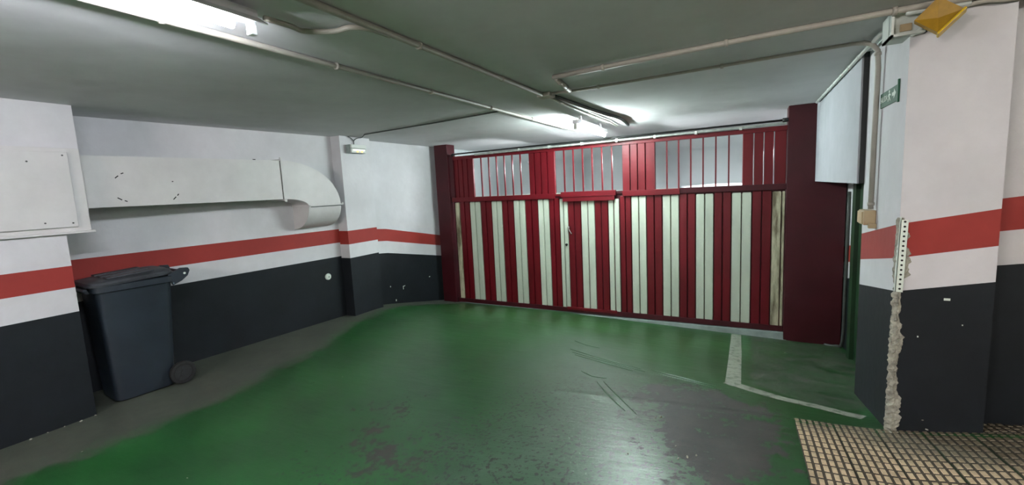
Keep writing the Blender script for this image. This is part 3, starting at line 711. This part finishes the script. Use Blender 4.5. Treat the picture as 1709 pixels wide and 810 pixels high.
# rubble and chips at the foot of walls
def chips(name, lst, mt, parent):
    bm = bmesh.new()
    for (x, y, z, s_) in lst:
        mx = Matrix.Translation((x, y, z)) @ Matrix.Rotation(rnd.uniform(0, 3), 4, 'Z') @ Matrix.Rotation(rnd.uniform(0, 3), 4, 'X')
        bmesh.ops.create_icosphere(bm, subdivisions=1, radius=s_, matrix=mx @ Matrix.Diagonal((1, .6, .5, 1)))
    return build(name, bm, mt, parent, kind='stuff')
chips('plaster_crumb', [(.70+rnd.uniform(-.01, .07), 2.985-rnd.uniform(0, .03), .05+rnd.uniform(0, .03), rnd.uniform(.004, .013)) for _ in range(26)] +
      [(1.075, 2.99, .125, .012), (.84, 2.996, .16, .006), (.86, 2.997, .11, .008)], M['plaster'], rp)
# chipped spots of white on the dark bands
lw = bpy.data.objects['wall_left_gate']
def spot(lst, parent, mt=M['signw']):
    bm = bmesh.new()
    for (x, y, z, w_, h_, ax) in lst:
        if ax == 'x': box(bm, x-.0005, x+.0012, y-w_/2, y+w_/2, z-h_/2, z+h_/2)
        else: box(bm, x-w_/2, x+w_/2, y-.0012, y+.0005, z-h_/2, z+h_/2)
    return build('paint_chip', bm, mt, parent, kind='stuff')
spot([(-4.87, 5.28, .02, .012, .05, 'x'), (-4.87, 5.30, .045, .05, .012, 'x'), (-4.87, 5.10, -.14, .018, .03, 'x'), (-4.87, 5.95, .07, .03, .015, 'x'), (-4.87, 5.0, .1, .015, .02, 'x')], lw)
spot([(.905, 3.0, .83, .025, .012, 'y'), (.80, 3.0, .62, .006, .008, 'y'), (.97, 3.0, .7, .005, .006, 'y')], rp)
# ------------------------------------------------------------------ painted line on the floor, ridges
def ribbon(name, pts, wd, lift, mt, parent=floor, label=None, taper=False, step=.03):
    P = []
    for a, b in zip(pts, pts[1:]):
        L = math.hypot(b[0]-a[0], b[1]-a[1]); n = max(1, int(L/step))
        for k in range(n): P.append((a[0]+(b[0]-a[0])*k/n, a[1]+(b[1]-a[1])*k/n))
    P.append(pts[-1]); bm = bmesh.new(); prev = None
    for i, (x, y) in enumerate(P):
        a = P[max(0, i-1)]; b = P[min(len(P)-1, i+1)]; dx, dy = b[0]-a[0], b[1]-a[1]; l = math.hypot(dx, dy); nx_, ny_ = -dy/l, dx/l
        w2 = (wd if not isinstance(wd, tuple) else wd[0]+(wd[1]-wd[0])*i/(len(P)-1))/2
        if taper: w2 *= math.sin(math.pi*(i+.5)/len(P))
        cur = []
        for s_, lf in ((-1, .0004), (-.6, lift), (.6, lift), (1, .0004)):
            q = (x+nx_*w2*s_, y+ny_*w2*s_); cur.append(bm.verts.new((q[0], q[1], zf(*q)+lf+.001)))
        if prev:
            for k in range(3): bm.faces.new((prev[k], prev[k+1], cur[k+1], cur[k]))
        prev = cur
    o = build(name, bm, mt, parent, smooth=True)
    if label: o['label'] = label
    return o
ribbon('painted_line', [(-.12, 6.05), (-.10, 4.8), (-.09, 3.64)], .11, .002, M['line'], label='worn white line painted on the green floor')
ribbon('painted_line', [(-.13, 3.67), (.2, 3.44), (.44, 3.35), (.64, 3.24)], (.11, .09), .0018, M['line'], label='worn white line painted on the green floor')
for pts, wd in (([(-1.55, 3.98), (-1.2, 3.85), (-.80, 3.70)], .02), ([(-1.5, 3.90), (-1.1, 3.77), (-.75, 3.64)], .014), ([(-1.45, 3.84), (-1.05, 3.70), (-.85, 3.62)], .012),
                ([(-.72, 3.72), (-.45, 3.62), (-.2, 3.50)], .014), ([(-.70, 3.66), (-.4, 3.55), (-.16, 3.44)], .012), ([(-1.05, 3.25), (-.85, 2.95), (-.7, 2.75)], .016), ([(-1.0, 3.27), (-.8, 2.98), (-.62, 2.72)], .012),
                ([(-1.6, 4.25), (-1.45, 4.18), (-1.3, 4.14)], .016), ([(-1.25, 3.45), (-1.12, 3.36), (-1.0, 3.35)], .018)):
    ribbon('paint_ridge', pts, wd, .0035, M['ridge'], taper=True)
# ------------------------------------------------------------------ studded tiles on the ramp
PU, PV, NU, NV = .0322, .0695, 6, 3
TU, TV = PU*NU, PV*NV
def tile_mesh(i):
    r_ = random.Random(i); bm = bmesh.new()
    box(bm, .002, TU-.002, .002, TV-.002, -.01, .003, 1)
    for a in range(NU):
        for b in range(NV):
            x0 = a*PU+.006; y0 = b*PV+.009; x1 = x0+PU-.012; y1 = y0+PV-.018; c_ = .0015
            lo = [bm.verts.new(p) for p in ((x0, y0, .003), (x1, y0, .003), (x1, y1, .003), (x0, y1, .003))]
            hi = [bm.verts.new(p) for p in ((x0+c_, y0+c_, .0062), (x1-c_, y0+c_, .0062), (x1-c_, y1-c_, .0062), (x0+c_, y1-c_, .0062))]
            bm.faces.new(hi).material_index = 0
            for k in range(4): bm.faces.new((lo[k], lo[(k+1) % 4], hi[(k+1) % 4], hi[k])).material_index = 0
    me = bpy.data.meshes.new('tile'); bm.to_mesh(me); bm.free(); me.materials.append(M['pad']); me.materials.append(M['grout']); return me
tms = [tile_mesh(i) for i in range(3)]
ti = 0
v0 = 3.02; u0 = .255
def place_tile(x, y):
    global ti
    if x > .69-TU*.4 and y+TV*.5 > 3.2: return
    o = bpy.data.objects.new('tile', tms[ti % 3]); ti += 1; link(o, floor)
    z00, z10, z01 = zf(x, y), zf(x+TU, y), zf(x, y+TV)
    ex = Vector((TU, 0, z10-z00)).normalized(); ey = Vector((0, TV, z01-z00)).normalized(); ez = ex.cross(ey)
    zc_ = (zf(x+TU/2, y+TV/2)+zf(x+TU, y+TV)+z00)/3; zm = (z10+z01)/2
    mm = Matrix.Identity(4)
    for i in range(3): mm[i][0] = ex[i]; mm[i][1] = ey[i]; mm[i][2] = ez[i]
    mm[0][3], mm[1][3], mm[2][3] = x, y, z00+.003+rnd.uniform(-.0006, .0006)
    o.matrix_world = mm
for j in range(14):
    y = v0-TV*(j+1)
    for i in range(14):
        place_tile(u0+TU*i, y)
for i in range(4, 14): place_tile(u0+TU*i, v0)

chips('floor_crumb', [(x, y, zf(x, y)+.004, q) for x, y, q in [(-.47, 2.72, .012), (-.50, 2.70, .007), (-.26, 2.25, .012), (-.30, 2.22, .008), (-.22, 2.28, .008), (-.33, 2.35, .006), (-2.9, 1.2, .006), (-2.2, 3.9, .006), (-.55, 2.2, .006), (.35, 5.2, .008), (-3.9, 1.05, .006), (-3.2, 2.6, .005)]], M['plaster'], floor)
chips('plaster_crumb', [(-4.49+rnd.uniform(-.005, .012), 1.32-.09*k, -.098, rnd.uniform(.006, .014)) for k in range(5)], M['plaster'], bpy.data.objects['wall_left_pier'])
